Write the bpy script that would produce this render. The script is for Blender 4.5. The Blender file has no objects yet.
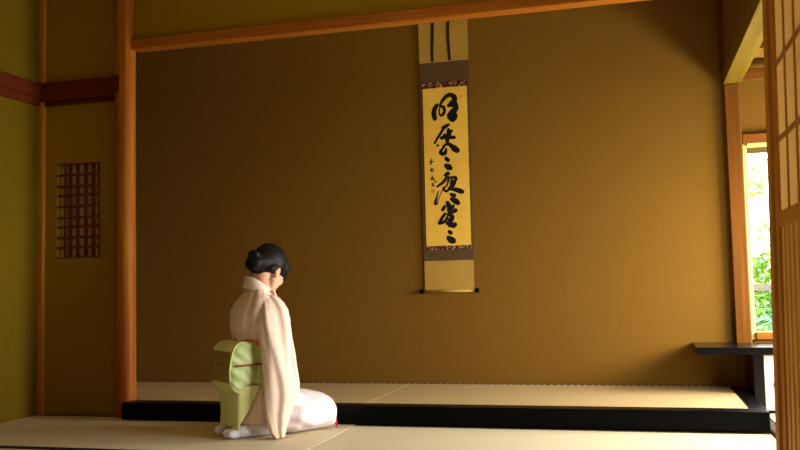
import bpy, bmesh, math, random
from mathutils import Vector, Matrix, noise
random.seed(7)
PI = math.pi
S = bpy.context.scene
C = S.collection

# ------------------------------------------------------------------ camera
F, PITCH, YAW, ROLL = 868.2, 0.0698, 0.26369, -0.02272
cam_d = bpy.data.cameras.new('camera')
cam_d.sensor_width = 36.0
cam_d.lens = F / 800.0 * 36.0
cam_d.clip_start = 0.02
cam = bpy.data.objects.new('camera', cam_d)
C.objects.link(cam)
fw = Vector((-math.sin(YAW) * math.cos(PITCH), math.cos(YAW) * math.cos(PITCH), math.sin(PITCH)))
rt = Vector((math.cos(YAW), math.sin(YAW), 0))
up = rt.cross(fw)
rr = rt * math.cos(ROLL) + up * math.sin(ROLL)
uu = up * math.cos(ROLL) - rt * math.sin(ROLL)
M = Matrix((rr, uu, -fw)).transposed().to_4x4()
M.translation = Vector((0, 0, 0.8))
cam.matrix_world = M
S.camera = cam

# ------------------------------------------------------------------ world, lights, exposure
W = bpy.data.worlds.new('world')
S.world = W
W.use_nodes = True
W.node_tree.nodes['Background'].inputs[0].default_value = (0.97, 0.985, 1.0, 1)
W.node_tree.nodes['Background'].inputs[1].default_value = 5.8


def area(name, loc, rot, sx, sy, power, color=(1, 1, 1), portal=False):
    l = bpy.data.lights.new(name, 'AREA')
    l.shape = 'RECTANGLE'
    l.size, l.size_y, l.energy, l.color = sx, sy, power, color
    o = bpy.data.objects.new(name, l)
    o.location, o.rotation_euler = loc, rot
    C.objects.link(o)
    if portal:
        l.cycles.is_portal = True
    return o


area('garden_opening_portal', (1.74, 3.7, 1.125), (0, PI / 2, 0), 1.65, 1.6, 1, portal=True)
area('fill_window_portal', (-3.99, -0.6, 1.15), (0, -PI / 2, 0), 1.1, 1.6, 1, portal=True)  # portal for the added fill window in the left wall
area('extra_veranda_daylight', (1.76, 5.38, 0.95), (0, PI / 2, 0), 0.5, 1.0, 45, (1.0, 0.96, 0.88))  # added lamp, strengthens the daylight entering by the veranda opening
area('window_portal', (1.05, 6.2, 1.06), (-PI / 2, 0, 0), 0.7, 1.24, 1, portal=True)
S.view_settings.view_transform = 'Standard'
S.view_settings.look = 'None'
S.view_settings.exposure = 1.15
S.view_settings.gamma = 1.0
S.view_settings.use_curve_mapping = False


# ------------------------------------------------------------------ materials
def mat(name, col, rough=0.6, spec=0.3):
    m = bpy.data.materials.new(name)
    m.use_nodes = True
    b = m.node_tree.nodes['Principled BSDF']
    b.inputs['Base Color'].default_value = (*col, 1)
    b.inputs['Roughness'].default_value = rough
    b.inputs['Specular IOR Level'].default_value = spec
    return m


def nodes(m):
    return m.node_tree.nodes, m.node_tree.links, m.node_tree.nodes['Principled BSDF']


def noisy(name, c1, c2, scale=(4, 4, 4), rough=0.7, spec=0.2, bump=0.0, detail=5, lo=0.35, hi=0.65, coord='Object', rot=(0, 0, 0)):
    m = mat(name, c1, rough, spec)
    N, L, b = nodes(m)
    tc = N.new('ShaderNodeTexCoord')
    mp = N.new('ShaderNodeMapping')
    mp.inputs['Scale'].default_value = scale
    mp.inputs['Rotation'].default_value = rot
    nz = N.new('ShaderNodeTexNoise')
    nz.inputs['Scale'].default_value = 1.0
    nz.inputs['Detail'].default_value = detail
    rp = N.new('ShaderNodeValToRGB')
    rp.color_ramp.elements[0].position, rp.color_ramp.elements[0].color = lo, (*c1, 1)
    rp.color_ramp.elements[1].position, rp.color_ramp.elements[1].color = hi, (*c2, 1)
    L.new(tc.outputs[coord], mp.inputs[0])
    L.new(mp.outputs[0], nz.inputs['Vector'])
    L.new(nz.outputs[0], rp.inputs[0])
    L.new(rp.outputs[0], b.inputs['Base Color'])
    if bump:
        bp = N.new('ShaderNodeBump')
        bp.inputs['Strength'].default_value = bump
        bp.inputs['Distance'].default_value = 0.003
        L.new(nz.outputs[0], bp.inputs['Height'])
        L.new(bp.outputs[0], b.inputs['Normal'])
    return m


def wood(name, c1, c2, axis, rough=0.5, spec=0.12, k=38):
    sc = [k, k, k]
    sc[axis] = 1.3
    return noisy(name, c1, c2, tuple(sc), rough, spec, 0.15, 4)


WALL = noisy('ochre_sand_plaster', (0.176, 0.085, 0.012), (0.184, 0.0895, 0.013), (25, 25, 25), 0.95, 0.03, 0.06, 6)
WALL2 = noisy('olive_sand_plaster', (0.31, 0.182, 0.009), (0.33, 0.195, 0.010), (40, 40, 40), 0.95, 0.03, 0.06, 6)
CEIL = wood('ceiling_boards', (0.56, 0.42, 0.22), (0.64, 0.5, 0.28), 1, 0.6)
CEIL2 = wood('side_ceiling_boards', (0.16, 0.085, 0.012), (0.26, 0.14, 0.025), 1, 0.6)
POST_V = wood('post_wood', (0.30, 0.075, 0.006), (0.42, 0.14, 0.014), 2)
POST_R = wood('reddish_post_wood', (0.115, 0.036, 0.002), (0.165, 0.060, 0.005), 2)
BEAM_X = wood('lintel_wood', (0.32, 0.090, 0.008), (0.41, 0.135, 0.014), 0)
NAG_X = wood('red_rail_wood', (0.10, 0.014, 0.004), (0.145, 0.025, 0.006), 0)
NAG_Y = wood('red_rail_wood_side', (0.10, 0.014, 0.004), (0.145, 0.025, 0.006), 1)
BEAM_Y = wood('side_beam_wood', (0.13, 0.078, 0.006), (0.18, 0.11, 0.011), 1)
SHOJI = wood('shoji_wood', (0.46, 0.17, 0.015), (0.58, 0.25, 0.03), 2)
SHOJI_H = wood('shoji_wood_flat', (0.42, 0.17, 0.035), (0.55, 0.26, 0.06), 1)
KOSHI = wood('shoji_board_wood', (0.70, 0.36, 0.06), (0.80, 0.46, 0.10), 2)
PLANK = wood('veranda_planks', (0.50, 0.32, 0.16), (0.60, 0.40, 0.2), 1, 0.35)
LACQ = mat('black_lacquer', (0.002, 0.002, 0.002), 0.3, 0.06)
LACQD = mat('black_lacquer_desk', (0.003, 0.0025, 0.0025), 0.22, 0.2)
JAMB = mat('pale_window_jamb', (0.62, 0.50, 0.16), 0.6)
DARKW = wood('dark_lattice_wood', (0.13, 0.035, 0.02), (0.20, 0.06, 0.03), 2)
FUSUMA = noisy('pale_door_paper', (0.80, 0.76, 0.64), (0.84, 0.80, 0.68), (40, 40, 40), 0.8, 0.1)
IRON = mat('dark_iron', (0.06, 0.06, 0.06), 0.5, 0.5)
BORDER = noisy('dark_mat_border', (0.018, 0.010, 0.008), (0.03, 0.016, 0.012), (200, 200, 200), 0.8, 0.1)


def tatami(name, along, c1=(0.66, 0.56, 0.34), c2=(0.76, 0.67, 0.44)):
    m = mat(name, (0.7, 0.6, 0.38), 0.55, 0.25)
    N, L, b = nodes(m)
    tc = N.new('ShaderNodeTexCoord')
    mp = N.new('ShaderNodeMapping')
    sc = [6, 6, 6]
    sc[1 - along] = 260
    mp.inputs['Scale'].default_value = sc
    nz = N.new('ShaderNodeTexNoise')
    nz.inputs['Scale'].default_value = 1
    nz.inputs['Detail'].default_value = 3
    rp = N.new('ShaderNodeValToRGB')
    rp.color_ramp.elements[0].position, rp.color_ramp.elements[0].color = 0.3, (*c1, 1)
    rp.color_ramp.elements[1].position, rp.color_ramp.elements[1].color = 0.7, (*c2, 1)
    wv = N.new('ShaderNodeTexWave')
    wv.bands_direction = 'X' if along == 0 else 'Y'
    wv.inputs['Scale'].default_value = 18
    wv.inputs['Distortion'].default_value = 0.3
    mx = N.new('ShaderNodeMix')
    mx.data_type = 'RGBA'
    mx.blend_type = 'MULTIPLY'
    mx.inputs['Factor'].default_value = 0.07
    L.new(tc.outputs['Object'], mp.inputs[0])
    L.new(mp.outputs[0], nz.inputs['Vector'])
    L.new(nz.outputs[0], rp.inputs[0])
    L.new(tc.outputs['Object'], wv.inputs['Vector'])
    L.new(rp.outputs[0], mx.inputs['A'])
    L.new(wv.outputs[0], mx.inputs['B'])
    L.new(mx.outputs['Result'], b.inputs['Base Color'])
    bp = N.new('ShaderNodeBump')
    bp.inputs['Strength'].default_value = 0.2
    bp.inputs['Distance'].default_value = 0.001
    L.new(nz.outputs[0], bp.inputs['Height'])
    L.new(bp.outputs[0], b.inputs['Normal'])
    return m


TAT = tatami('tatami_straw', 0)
TAT_DIM = tatami('dimmed_alcove_straw', 0, (0.46, 0.32, 0.14), (0.54, 0.39, 0.18))  # floor straw darkened, the alcove's weaker light is put into its colour


def dashed(name, c1, c2, k=34.0, duty=0.35):
    m = mat(name, c1, 0.8, 0.1)
    N, L, b = nodes(m)
    tc = N.new('ShaderNodeTexCoord')
    sp = N.new('ShaderNodeSeparateXYZ')
    mu = N.new('ShaderNodeMath'); mu.operation = 'MULTIPLY'; mu.inputs[1].default_value = k
    fr = N.new('ShaderNodeMath'); fr.operation = 'FRACT'
    lt = N.new('ShaderNodeMath'); lt.operation = 'LESS_THAN'; lt.inputs[1].default_value = duty
    mx = N.new('ShaderNodeMix'); mx.data_type = 'RGBA'
    mx.inputs['A'].default_value = (*c1, 1)
    mx.inputs['B'].default_value = (*c2, 1)
    L.new(tc.outputs['Object'], sp.inputs[0])
    L.new(sp.outputs[0], mu.inputs[0]); L.new(mu.outputs[0], fr.inputs[0]); L.new(fr.outputs[0], lt.inputs[0])
    L.new(lt.outputs[0], mx.inputs['Factor']); L.new(mx.outputs['Result'], b.inputs['Base Color'])
    return m


HERI = dashed('patterned_mat_border', (0.03, 0.014, 0.010), (0.40, 0.28, 0.15), 22.0, 0.38)


def paper_mat(name, col, trans):
    m = bpy.data.materials.new(name)
    m.use_nodes = True
    N, L = m.node_tree.nodes, m.node_tree.links
    N.remove(N['Principled BSDF'])
    d = N.new('ShaderNodeBsdfDiffuse'); d.inputs[0].default_value = (*col, 1)
    t = N.new('ShaderNodeBsdfTranslucent'); t.inputs[0].default_value = (*col, 1)
    x = N.new('ShaderNodeMixShader'); x.inputs[0].default_value = trans
    L.new(d.outputs[0], x.inputs[1]); L.new(t.outputs[0], x.inputs[2])
    L.new(x.outputs[0], N['Material Output'].inputs[0])
    return m


SHOJIP = paper_mat('shoji_paper', (0.78, 0.58, 0.27), 0.4)


# ------------------------------------------------------------------ mesh helpers
class MB:
    def __init__(s):
        s.bm = bmesh.new()
        s.uv = s.bm.loops.layers.uv.new('UVMap')

    def box(s, x0, x1, y0, y1, z0, z1):
        v = [s.bm.verts.new((x, y, z)) for z in (z0, z1) for y in (y0, y1) for x in (x0, x1)]
        for f in ((0, 2, 3, 1), (4, 5, 7, 6), (0, 1, 5, 4), (2, 6, 7, 3), (0, 4, 6, 2), (1, 3, 7, 5)):
            s.bm.faces.new([v[i] for i in f])
        return s

    def loft(s, rings, closed=True, cap=True):
        """rings: lists of points; uv in metres."""
        n = len(rings[0])
        R = [[s.bm.verts.new(p) for p in r] for r in rings]
        vv = 0.0
        us = [0.0]
        mid = rings[len(rings) // 2]
        for i in range(n):
            us.append(us[-1] + (Vector(mid[(i + 1) % n]) - Vector(mid[i])).length)
        for k in range(len(R) - 1):
            dv = sum((Vector(rings[k + 1][i]) - Vector(rings[k][i])).length for i in range(0, n, max(1, n // 6))) / max(1, len(range(0, n, max(1, n // 6))))
            for i in range(n if closed else n - 1):
                j = (i + 1) % n
                try:
                    f = s.bm.faces.new((R[k][i], R[k][j], R[k + 1][j], R[k + 1][i]))
                except ValueError:
                    continue
                for lp, q in zip(f.loops, ((us[i], vv), (us[i + 1], vv), (us[i + 1], vv + dv), (us[i], vv + dv))):
                    lp[s.uv].uv = q
            vv += dv
        if cap and closed:
            for r in (R[0][::-1], R[-1]):
                try:
                    s.bm.faces.new(r)
                except ValueError:
                    pass
        return s

    def tube(s, pts, r, n=10, cap=True, closed=False):
        pts = [Vector(p) for p in pts]
        rs = r if isinstance(r, (list, tuple)) else [r] * len(pts)
        rings = []
        prev = None
        for i, p in enumerate(pts):
            if closed:
                t = pts[(i + 1) % len(pts)] - pts[i - 1]
            else:
                t = pts[min(i + 1, len(pts) - 1)] - pts[max(i - 1, 0)]
            t.normalize()
            a = prev if prev else (Vector((0, 0, 1)) if abs(t.z) < 0.9 else Vector((1, 0, 0)))
            a = (a - t * a.dot(t)).normalized()
            prev = a
            b = t.cross(a)
            rings.append([p + (a * math.cos(2 * PI * k / n) + b * math.sin(2 * PI * k / n)) * rs[i] for k in range(n)])
        if closed:
            rings.append(rings[0])
            R = rings
            s.loft(R, True, False)
            bmesh.ops.remove_doubles(s.bm, verts=s.bm.verts[:], dist=1e-6)
        else:
            s.loft(rings, True, cap)
        return s

    def ell(s, c, r, rot=None, seg=20, rings=12):
        mt = Matrix.Translation(c) @ (rot.to_4x4() if rot else Matrix()) @ Matrix.Diagonal((r[0], r[1], r[2], 1))
        bmesh.ops.create_uvsphere(s.bm, u_segments=seg, v_segments=rings, radius=1, matrix=mt)
        return s

    def cone(s, a, b, ra, rb, n=16):
        """rounded tapered capsule"""
        s.ell(a, (ra,) * 3, None, n, n // 2 + 2)
        s.ell(b, (rb,) * 3, None, n, n // 2 + 2)
        s.tube([a, b], [ra, rb], n)
        return s

    def build(s, name, m, parent=None, bevel=0.0, smooth=False, solid=0.0, sub=0, kind=None, tri=None):
        bmesh.ops.recalc_face_normals(s.bm, faces=s.bm.faces[:])
        me = bpy.data.meshes.new(name)
        s.bm.to_mesh(me)
        s.bm.free()
        for x in (m if isinstance(m, list) else [m]):
            me.materials.append(x)
        o = bpy.data.objects.new(name, me)
        C.objects.link(o)
        if parent:
            o.parent = parent
        if smooth:
            for p in me.polygons:
                p.use_smooth = True
        if solid:
            k = o.modifiers.new('solid', 'SOLIDIFY'); k.thickness = solid; k.offset = 0
        if bevel:
            k = o.modifiers.new('bevel', 'BEVEL'); k.width = bevel; k.segments = 2; k.limit_method = 'ANGLE'
        if sub:
            k = o.modifiers.new('sub', 'SUBSURF'); k.levels = sub; k.render_levels = sub
        if kind:
            o['kind'] = kind
        return o


def box(name, x0, x1, y0, y1, z0, z1, m, parent=None, bevel=0.0, kind=None):
    return MB().box(x0, x1, y0, y1, z0, z1).build(name, m, parent, bevel, kind=kind)


def struct(name, boxes, m, bevel=0.0, parent=None):
    b = MB()
    for q in boxes:
        b.box(*q)
    return b.build(name, m, parent, bevel, kind=None if parent else 'structure')


def tag(o, label, cat, group=None):
    o['label'] = label
    o['category'] = cat
    if group:
        o['group'] = group
    return o


def empty(name, loc, rz=0.0):
    o = bpy.data.objects.new(name, None)
    o.empty_display_size = 0.1
    o.location = loc
    o.rotation_euler = (0, 0, rz)
    C.objects.link(o)
    return o


# ------------------------------------------------------------------ the room
XL, Y1, Y2, YS = -3.865, 5.006, 6.03, 4.87
XO, YR, ZC = 1.62, -2.6, 2.9            # outer wall, rear wall, ceiling
XT0, XT1 = -3.135, 0.60                  # alcove inside
ZT = 0.107                               # alcove floor
struct('floor', [(XL - .1, XO + .1, YR - .1, Y2 + .1, -0.12, -0.022)], PLANK)
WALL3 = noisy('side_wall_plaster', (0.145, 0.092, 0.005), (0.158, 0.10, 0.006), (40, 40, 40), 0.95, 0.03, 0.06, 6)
struct('wall_left', [(XL - .1, XL, YR - .1, -1.4, -0.022, ZC), (XL - .1, XL, 0.2, Y1 + .1, -0.022, ZC), (XL - .1, XL, -1.4, 0.2, -0.022, 0.6), (XL - .1, XL, -1.4, 0.2, 1.2, ZC)], WALL3)
struct('window_3', [(XL - .09, XL + .01, -1.4, -1.36, 0.6, 1.2), (XL - .09, XL + .01, 0.16, 0.2, 0.6, 1.2), (XL - .09, XL + .01, -1.36, 0.16, 0.6, 0.64), (XL - .09, XL + .01, -1.36, 0.16, 1.16, 1.2), (XL - .06, XL - .03, -0.615, -0.585, 0.64, 1.16)], POST_R, 0.003)  # unseen window, added to bring fill light onto the shoji
struct('wall_rear', [(XL, XO + .1, YR - .1, YR, -0.022, ZC)], WALL2)
LX0, LX1, LZ0, LZ1 = -3.733, -3.405, 1.036, 1.664
struct('wall_front', [(XL, LX0, Y1, Y1 + .09, -0.022, ZC), (LX1, -3.20, Y1, Y1 + .09, -0.022, ZC),
                      (LX0, LX1, Y1, Y1 + .09, -0.022, LZ0), (LX0, LX1, Y1, Y1 + .09, LZ1, ZC)], WALL2)
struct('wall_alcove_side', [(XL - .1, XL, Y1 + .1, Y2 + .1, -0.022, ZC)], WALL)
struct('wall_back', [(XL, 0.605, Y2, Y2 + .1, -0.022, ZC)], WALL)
struct('wall_above_lintel', [(XT0, 0.60, Y1 - .005, Y1 + .05, 2.45, ZC)], WALL2)
struct('wall_above_beam', [(0.615, 0.66, 2.9, Y2, 2.10, ZC)], WALL)
WX0, WX1, WZ0, WZ1 = 0.705, 1.4, 0.45, 1.674
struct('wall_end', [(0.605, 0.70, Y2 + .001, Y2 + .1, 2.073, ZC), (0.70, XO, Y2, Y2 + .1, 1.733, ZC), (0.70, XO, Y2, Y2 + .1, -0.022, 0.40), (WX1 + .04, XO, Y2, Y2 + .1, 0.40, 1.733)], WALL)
OPENINGS = [(2.9, 4.5, 0.30, 1.95), (4.7, 5.95, 0.55, 1.5)]
bx = [(XO, XO + .1, YR, 2.9, -0.022, ZC), (XO, XO + .1, 4.5, 4.7, -0.022, ZC), (XO, XO + .1, 5.95, Y2 + .1, -0.022, ZC)]
for y0, y1, z0, z1 in OPENINGS:
    bx += [(XO, XO + .1, y0, y1, z1, ZC), (XO, XO + .1, y0, y1, -0.022, z0)]
struct('wall_right', bx, WALL2)
struct('ceiling', [(XL - .1, 0.66, YR - .1, Y2 + .1, ZC, ZC + .1), (0.66, XO + .1, YR - .1, 2.9, ZC, ZC + .1)], CEIL)
struct('ceiling_side', [(0.66, XO, 2.9, Y2, 2.165, 2.20)], CEIL2)
for k, y in enumerate((5.75, 5.25, 4.75, 4.25)):
    MB().tube([(0.71, y, 2.135), (XO, y, 2.135)], 0.03, 12).build('trim_%d' % (20 + k), wood('rafter_wood_%d' % k, (0.14, 0.06, 0.01), (0.26, 0.13, 0.03), 0), smooth=True, kind='structure')

# posts and rails
bm = MB()
rings = []
for z in [i * 2.9 / 24 for i in range(25)]:
    w, d = 0.0625, 0.060
    w *= 1 + 0.012 * math.sin(z * 3.1)
    cx, cy = -3.2045, 4.992
    pts = []
    for a in range(32):
        t = 2 * PI * a / 32
        e = 0.8
        px = math.copysign(abs(math.cos(t)) ** e, math.cos(t)) * w
        py = math.copysign(abs(math.sin(t)) ** e, math.sin(t)) * d
        pts.append((cx + px, cy + py, -0.022 + z * 1.0075))
    rings.append(pts)
bm.loft(rings).build('trim_1', POST_V, smooth=True, kind='structure')
struct('trim_2', [(XL, XL + .042, Y1 - .032, Y1, -0.022, ZC)], wood('corner_post_wood', (0.46, 0.17, 0.012), (0.58, 0.25, 0.022), 2), 0.004)
# lintel over the alcove (front face slopes into a chamfer)
struct('trim_3', [(-3.145, 0.612, 4.965, 5.062, 2.389, 2.457)], BEAM_X, 0.006)
# red rail on both walls
struct('trim_4', [(XL + .022, -3.262, Y1 - .046, Y1, 2.095, 2.222), (XL + .018, -3.28, Y1 - .018, Y1, 2.066, 2.095)], NAG_X, 0.003)
struct('trim_5', [(-3.266, -3.212, 4.932, Y1 - .03, 2.105, 2.222)], NAG_X, 0.003)
struct('trim_6', [(XL, XL + .026, YR, Y1 - .002, 2.125, 2.222), (XL, XL + .018, YR, Y1 - .002, 2.066, 2.125)], NAG_Y, 0.003)
# back right post, its upper part and the beam running towards the room
struct('trim_7', [(0.605, 0.700, Y2 - .05, Y2 + .05, -0.022, 2.072)], POST_R, 0.006)
struct('trim_8', [(0.600, 0.712, 2.9, Y2 - .002, 2.072, 2.165)], BEAM_Y, 0.004)
struct('trim_9', [(0.583, 0.612, Y2 - .045, Y2, 2.165, ZC)], POST_R, 0.003)
# black lacquered step frame of the alcove
struct('trim_10', [(-3.150, 0.637, YS - .012, YS + .115, -0.0, ZT + .002)], LACQ, 0.007)
struct('trim_11', [(0.553, 0.637, YS + .115, Y2 - .051, -0.0, ZT + .002)], LACQ, 0.004)
struct('floor_alcove', [(XT0, 0.553, YS + .115, Y2, -0.022, 0.060), (XL, XT0, Y1 + .092, Y2, -0.022, 0.060)], PLANK)
# shoji post
sp_ = struct('trim_12', [(-0.016, 0.020, 2.957, 3.028, -0.022, ZC)], SHOJI, 0.004)
sp_.location.x, sp_.rotation_euler.y = 0.42, math.radians(1.1)     # stands a little out of plumb
struct('trim_13', [(0.385, 0.455, YR, 2.957, 2.00, 2.10)], SHOJI_H, 0.004)
struct('wall_above_shoji', [(0.40, 0.44, YR, 2.957, 2.10, ZC)], WALL2)
struct('trim_14', [(0.60, XO, Y2 - .03, Y2, 2.09, 2.160)], wood('cross_rail', (0.15, 0.045, 0.005), (0.20, 0.07, 0.008), 0), 0.003)
# opening to the garden on the far side
for k, (y0, y1, z0, z1) in enumerate(OPENINGS):
    struct('window_%d' % (4 + k), [(XO - .02, XO + .11, y0 - .05, y0, z0, z1), (XO - .02, XO + .11, y1, y1 + .05, z0, z1), (XO - .02, XO + .11, y0 - .05, y1 + .05, z1, z1 + .06), (XO - .02, XO + .11, y0 - .05, y1 + .05, z0 - .05, z0)], POST_R, 0.004)
# dark strip on the floor by the step's end
struct('trim_16', [(0.655, 0.700, 4.2, 5.56, -0.022, 0.001)], LACQ, 0.002)

# window beyond the post
w1 = struct('window_1', [(WX0, WX1 + .04, Y2 - .035, Y2 + .12, WZ1, 1.733)], wood('window_rail', (0.17, 0.05, 0.005), (0.22, 0.075, 0.008), 0), 0.003)
box('sill', WX0 + .026, WX1 + .04, Y2 - .02, Y2 + .12, 0.403, WZ0, wood('window_sill_wood', (0.24, 0.075, 0.006), (0.30, 0.105, 0.010), 0), w1, 0.003)
box('jamb', WX0, WX0 + .025, Y2 - .0, Y2 + .13, 0.386, WZ1, JAMB, w1, 0.002)
box('jamb', WX1, WX1 + .04, Y2 - .0, Y2 + .13, WZ0, WZ1, JAMB, w1, 0.002)
box('track', WX0 + .025, WX1, Y2 - .03, Y2 + .1, WZ1 - .018, WZ1 - .002, JAMB, w1)
box('rolled_blind', WX0 + .025, WX1, Y2 + .06, Y2 + .10, 1.622, WZ1 - .018, wood('blind_reed', (0.07, 0.04, 0.012), (0.10, 0.06, 0.018), 0), w1)

# lattice window in the wall beside the post
w2 = struct('window_2', [(LX0, LX1, Y1 + .034, Y1 + .04, LZ0, LZ1)], noisy('lattice_paper', (0.74, 0.50, 0.30), (0.82, 0.58, 0.36), (30, 30, 30), 0.9, 0.05))
s_ = (LX1 - LX0) / 43.0
for a, b_ in ((5.2, 7.0), (9.6, 13.2), (17.0, 20.5), (25.2, 29.0), (32.6, 36.4), (39.4, 42.6)):
    x0, x1 = LX0 + a * s_, LX0 + b_ * s_
    n = 2 if b_ - a > 2.5 else 1
    m_ = MB()
    for k in range(n):
        w = (x1 - x0) / n
        xc = x0 + (k + .5) * w
        m_.tube([(xc, Y1 + .022, LZ0), (xc + random.uniform(-.002, .002), Y1 + .022, (LZ0 + LZ1) / 2), (xc, Y1 + .022, LZ1)], w * 0.52, 8)
    m_.build('lattice_bar', DARKW, w2, smooth=True)
for py in (174.8, 186.4, 195.6, 206.6, 217.6, 227.2, 238.0, 247.8):
    z = LZ1 - (py - 164.0) / (257.8 - 164.0) * (LZ1 - LZ0)
    MB().tube([(LX0, Y1 + .008, z - .001), ((LX0 + LX1) / 2, Y1 + .008, z + random.uniform(-.002, .003)), (LX1, Y1 + .008, z + .002)], 0.0085, 8).build('lattice_rail', DARKW, w2, smooth=True)
box('lattice_edge', LX0 - .012, LX1 + .004, Y1 - .002, Y1 + .03, LZ1 - .002, LZ1 + .006, DARKW, w2)
box('lattice_edge', LX0 - .016, LX1 + .004, Y1 - .002, Y1 + .03, LZ0 - .006, LZ0 + .003, DARKW, w2)

# shoji door in the foreground
DX = 0.42
d1 = struct('door_1', [(-.006, .006, 2.893, 2.955, 0.0, 1.99), (-.006, .006, 0.95, 1.0, 0.0, 1.99),
                       (-.006, .006, 1.0, 2.893, 0.955, 1.002), (-.006, .006, 1.0, 2.893, 0.0, 0.08), (-.006, .006, 1.0, 2.893, 1.94, 1.99)], SHOJI, 0.002)
d1.location.x, d1.rotation_euler.y = DX, math.radians(1.1)
box('paper', 0.0025, 0.0035, 1.0, 2.893, 1.002, 1.94, SHOJIP, d1)
y = 2.736
while y > 1.02:
    box('mullion', -0.002, 0.002, y - .008, y + .008, 1.002, 1.94, SHOJI, d1)
    y -= 0.163
for z in (1.224, 1.462, 1.70):
    box('crossbar', -0.003, 0.002, 1.0, 2.893, z - .0075, z + .0075, SHOJI_H, d1)
box('board_panel', 0.001, 0.006, 1.0, 2.893, 0.08, 0.955, KOSHI, d1)
y = 2.835
while y > 1.02:
    box('batten', -0.003, 0.001, y - .013, y + .013, 0.08, 0.955, KOSHI, d1, 0.001)
    y -= 0.075
d2 = struct('door_2', [(0.411, 0.429, -0.75, -0.70, 0.0, 1.99), (0.411, 0.429, 0.89, 0.94, 0.0, 1.99), (0.411, 0.429, -0.70, 0.89, 0.935, 0.985),
                       (0.411, 0.429, -0.70, 0.89, 0.0, 0.08), (0.411, 0.429, -0.70, 0.89, 1.94, 1.99)], SHOJI, 0.002)
box('paper', 0.4255, 0.4265, -0.70, 0.89, 0.985, 1.94, SHOJIP, d2)
box('board_panel', 0.420, 0.427, -0.70, 0.89, 0.08, 0.935, KOSHI, d2)


# ------------------------------------------------------------------ tatami mats
def mat_thing(x0, x1, y0, y1, z0, z1, label, group, borders, bm_=BORDER, bw=0.032, notch=None):
    r = empty('tatami_mat', (0, 0, 0))
    tag(r, label, 'tatami mat', group)
    g = 0.0025
    if notch:      # cut round the post
        st_ = MB().box(x0 + g, notch[0], notch[1], y1 - g, z0, z1).box(notch[0], x1 - g, y0 + g, y1 - g, z0, z1)
        st_.build('straw_top', TAT_DIM if bm_ is HERI else TAT, r)
    else:
      box('straw_top', x0 + g, x1 - g, y0 + g, y1 - g, z0, z1, TAT_DIM if bm_ is HERI else TAT, r, 0.004)
    for s in borders:
        if s == 'b':
            box('cloth_border', x0 + g, x1 - g, y1 - g - bw, y1 - .001, z0, z1 + .0015, bm_, r)
        if s == 'f':
            box('cloth_border', x0 + g, x1 - g, y0 + .001, y0 + g + bw, z0, z1 + .0015, bm_, r)
        if s == 'r':
            box('cloth_border', x1 - g - bw, x1 - .001, y0 + g, y1 - g, z0, z1 + .0015, bm_, r)
    return r


XS = -1.605
G1 = 'tatami mats on the room floor'
mat_thing(XL, XS, 3.925, Y1, -.022, 0, 'floor tatami mat along the plain wall panel beside the round-edged post', G1, 'bf')
mat_thing(XL, XS, 2.99, 3.925, -.022, 0, 'tatami mat with dark border just showing at the bottom corner near the plain wall', G1, 'bf')
mat_thing(XS, 0.635, 3.925, 4.857, -.022, 0, 'brightly lit floor tatami mat in front of the black alcove step', G1, 'bf')
mat_thing(XS, 0.635, 2.99, 3.925, -.022, 0, 'bare tatami mat one row nearer than the mat by the black step', G1, 'bf')
mat_thing(XL, XS, 1.2, 2.99, -.022, 0, 'tatami mat two rows from the alcove step, by the plain wall', G1, 'bf')
mat_thing(XS, 0.38, 1.2, 2.99, -.022, 0, 'tatami mat beside the shoji screen, two rows from the alcove', G1, 'bf')
mat_thing(0.705, XO, 3.2, 5.57, -.022, 0, 'sunlit floor tatami mat below the small pale cupboard door', G1, '')
G2 = 'tatami mats on the raised alcove floor'
XA = -1.575
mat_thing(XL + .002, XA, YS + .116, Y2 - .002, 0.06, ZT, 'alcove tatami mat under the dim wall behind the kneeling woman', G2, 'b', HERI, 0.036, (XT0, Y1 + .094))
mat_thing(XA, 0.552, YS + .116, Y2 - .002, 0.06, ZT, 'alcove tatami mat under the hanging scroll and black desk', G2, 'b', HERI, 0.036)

# ------------------------------------------------------------------ black desk and small cupboard
ZD0, ZD1 = 0.341, 0.386
r = empty('writing_desk', (0.75, 5.8, 0))
tag(r, 'low black lacquered desk jutting into the alcove below the garden window', 'desk')
MB().box(0.338 - .75, 0.604 - .75, -.22, .228, ZD0, ZD1).box(0.604 - .75, 0.85, -.22, .17, ZD0, ZD1).build('desk_top', LACQD, r, 0.004)
box('leg', 0.653 - .75, 0.712 - .75, -.205, .168, 0.0, ZD0, LACQD, r, 0.003)
box('leg', .79, .85, -.205, .168, 0.0, ZD0, LACQD, r, 0.003)
r = empty('low_cupboard', (1.35, 5.75, 0))
tag(r, 'small low cupboard with a pale sliding door beneath the black desk', 'cupboard')
box('body', 0.716 - 1.35, 0.18, -.12, .215, 0.0, 0.338, LACQD, r)
for x0, x1, kx in ((0.716 - 1.35, -0.23, 0.775 - 1.35), (-0.225, 0.18, 0.12)):
    dr = box('door', x0, x1, -.142, -.121, 0.012, 0.336, FUSUMA, r)
    MB().tube([(kx, -.150, .166), (kx, -.142, .166)], 0.013, 20).build('door_pull', IRON, dr, smooth=False)

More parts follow.
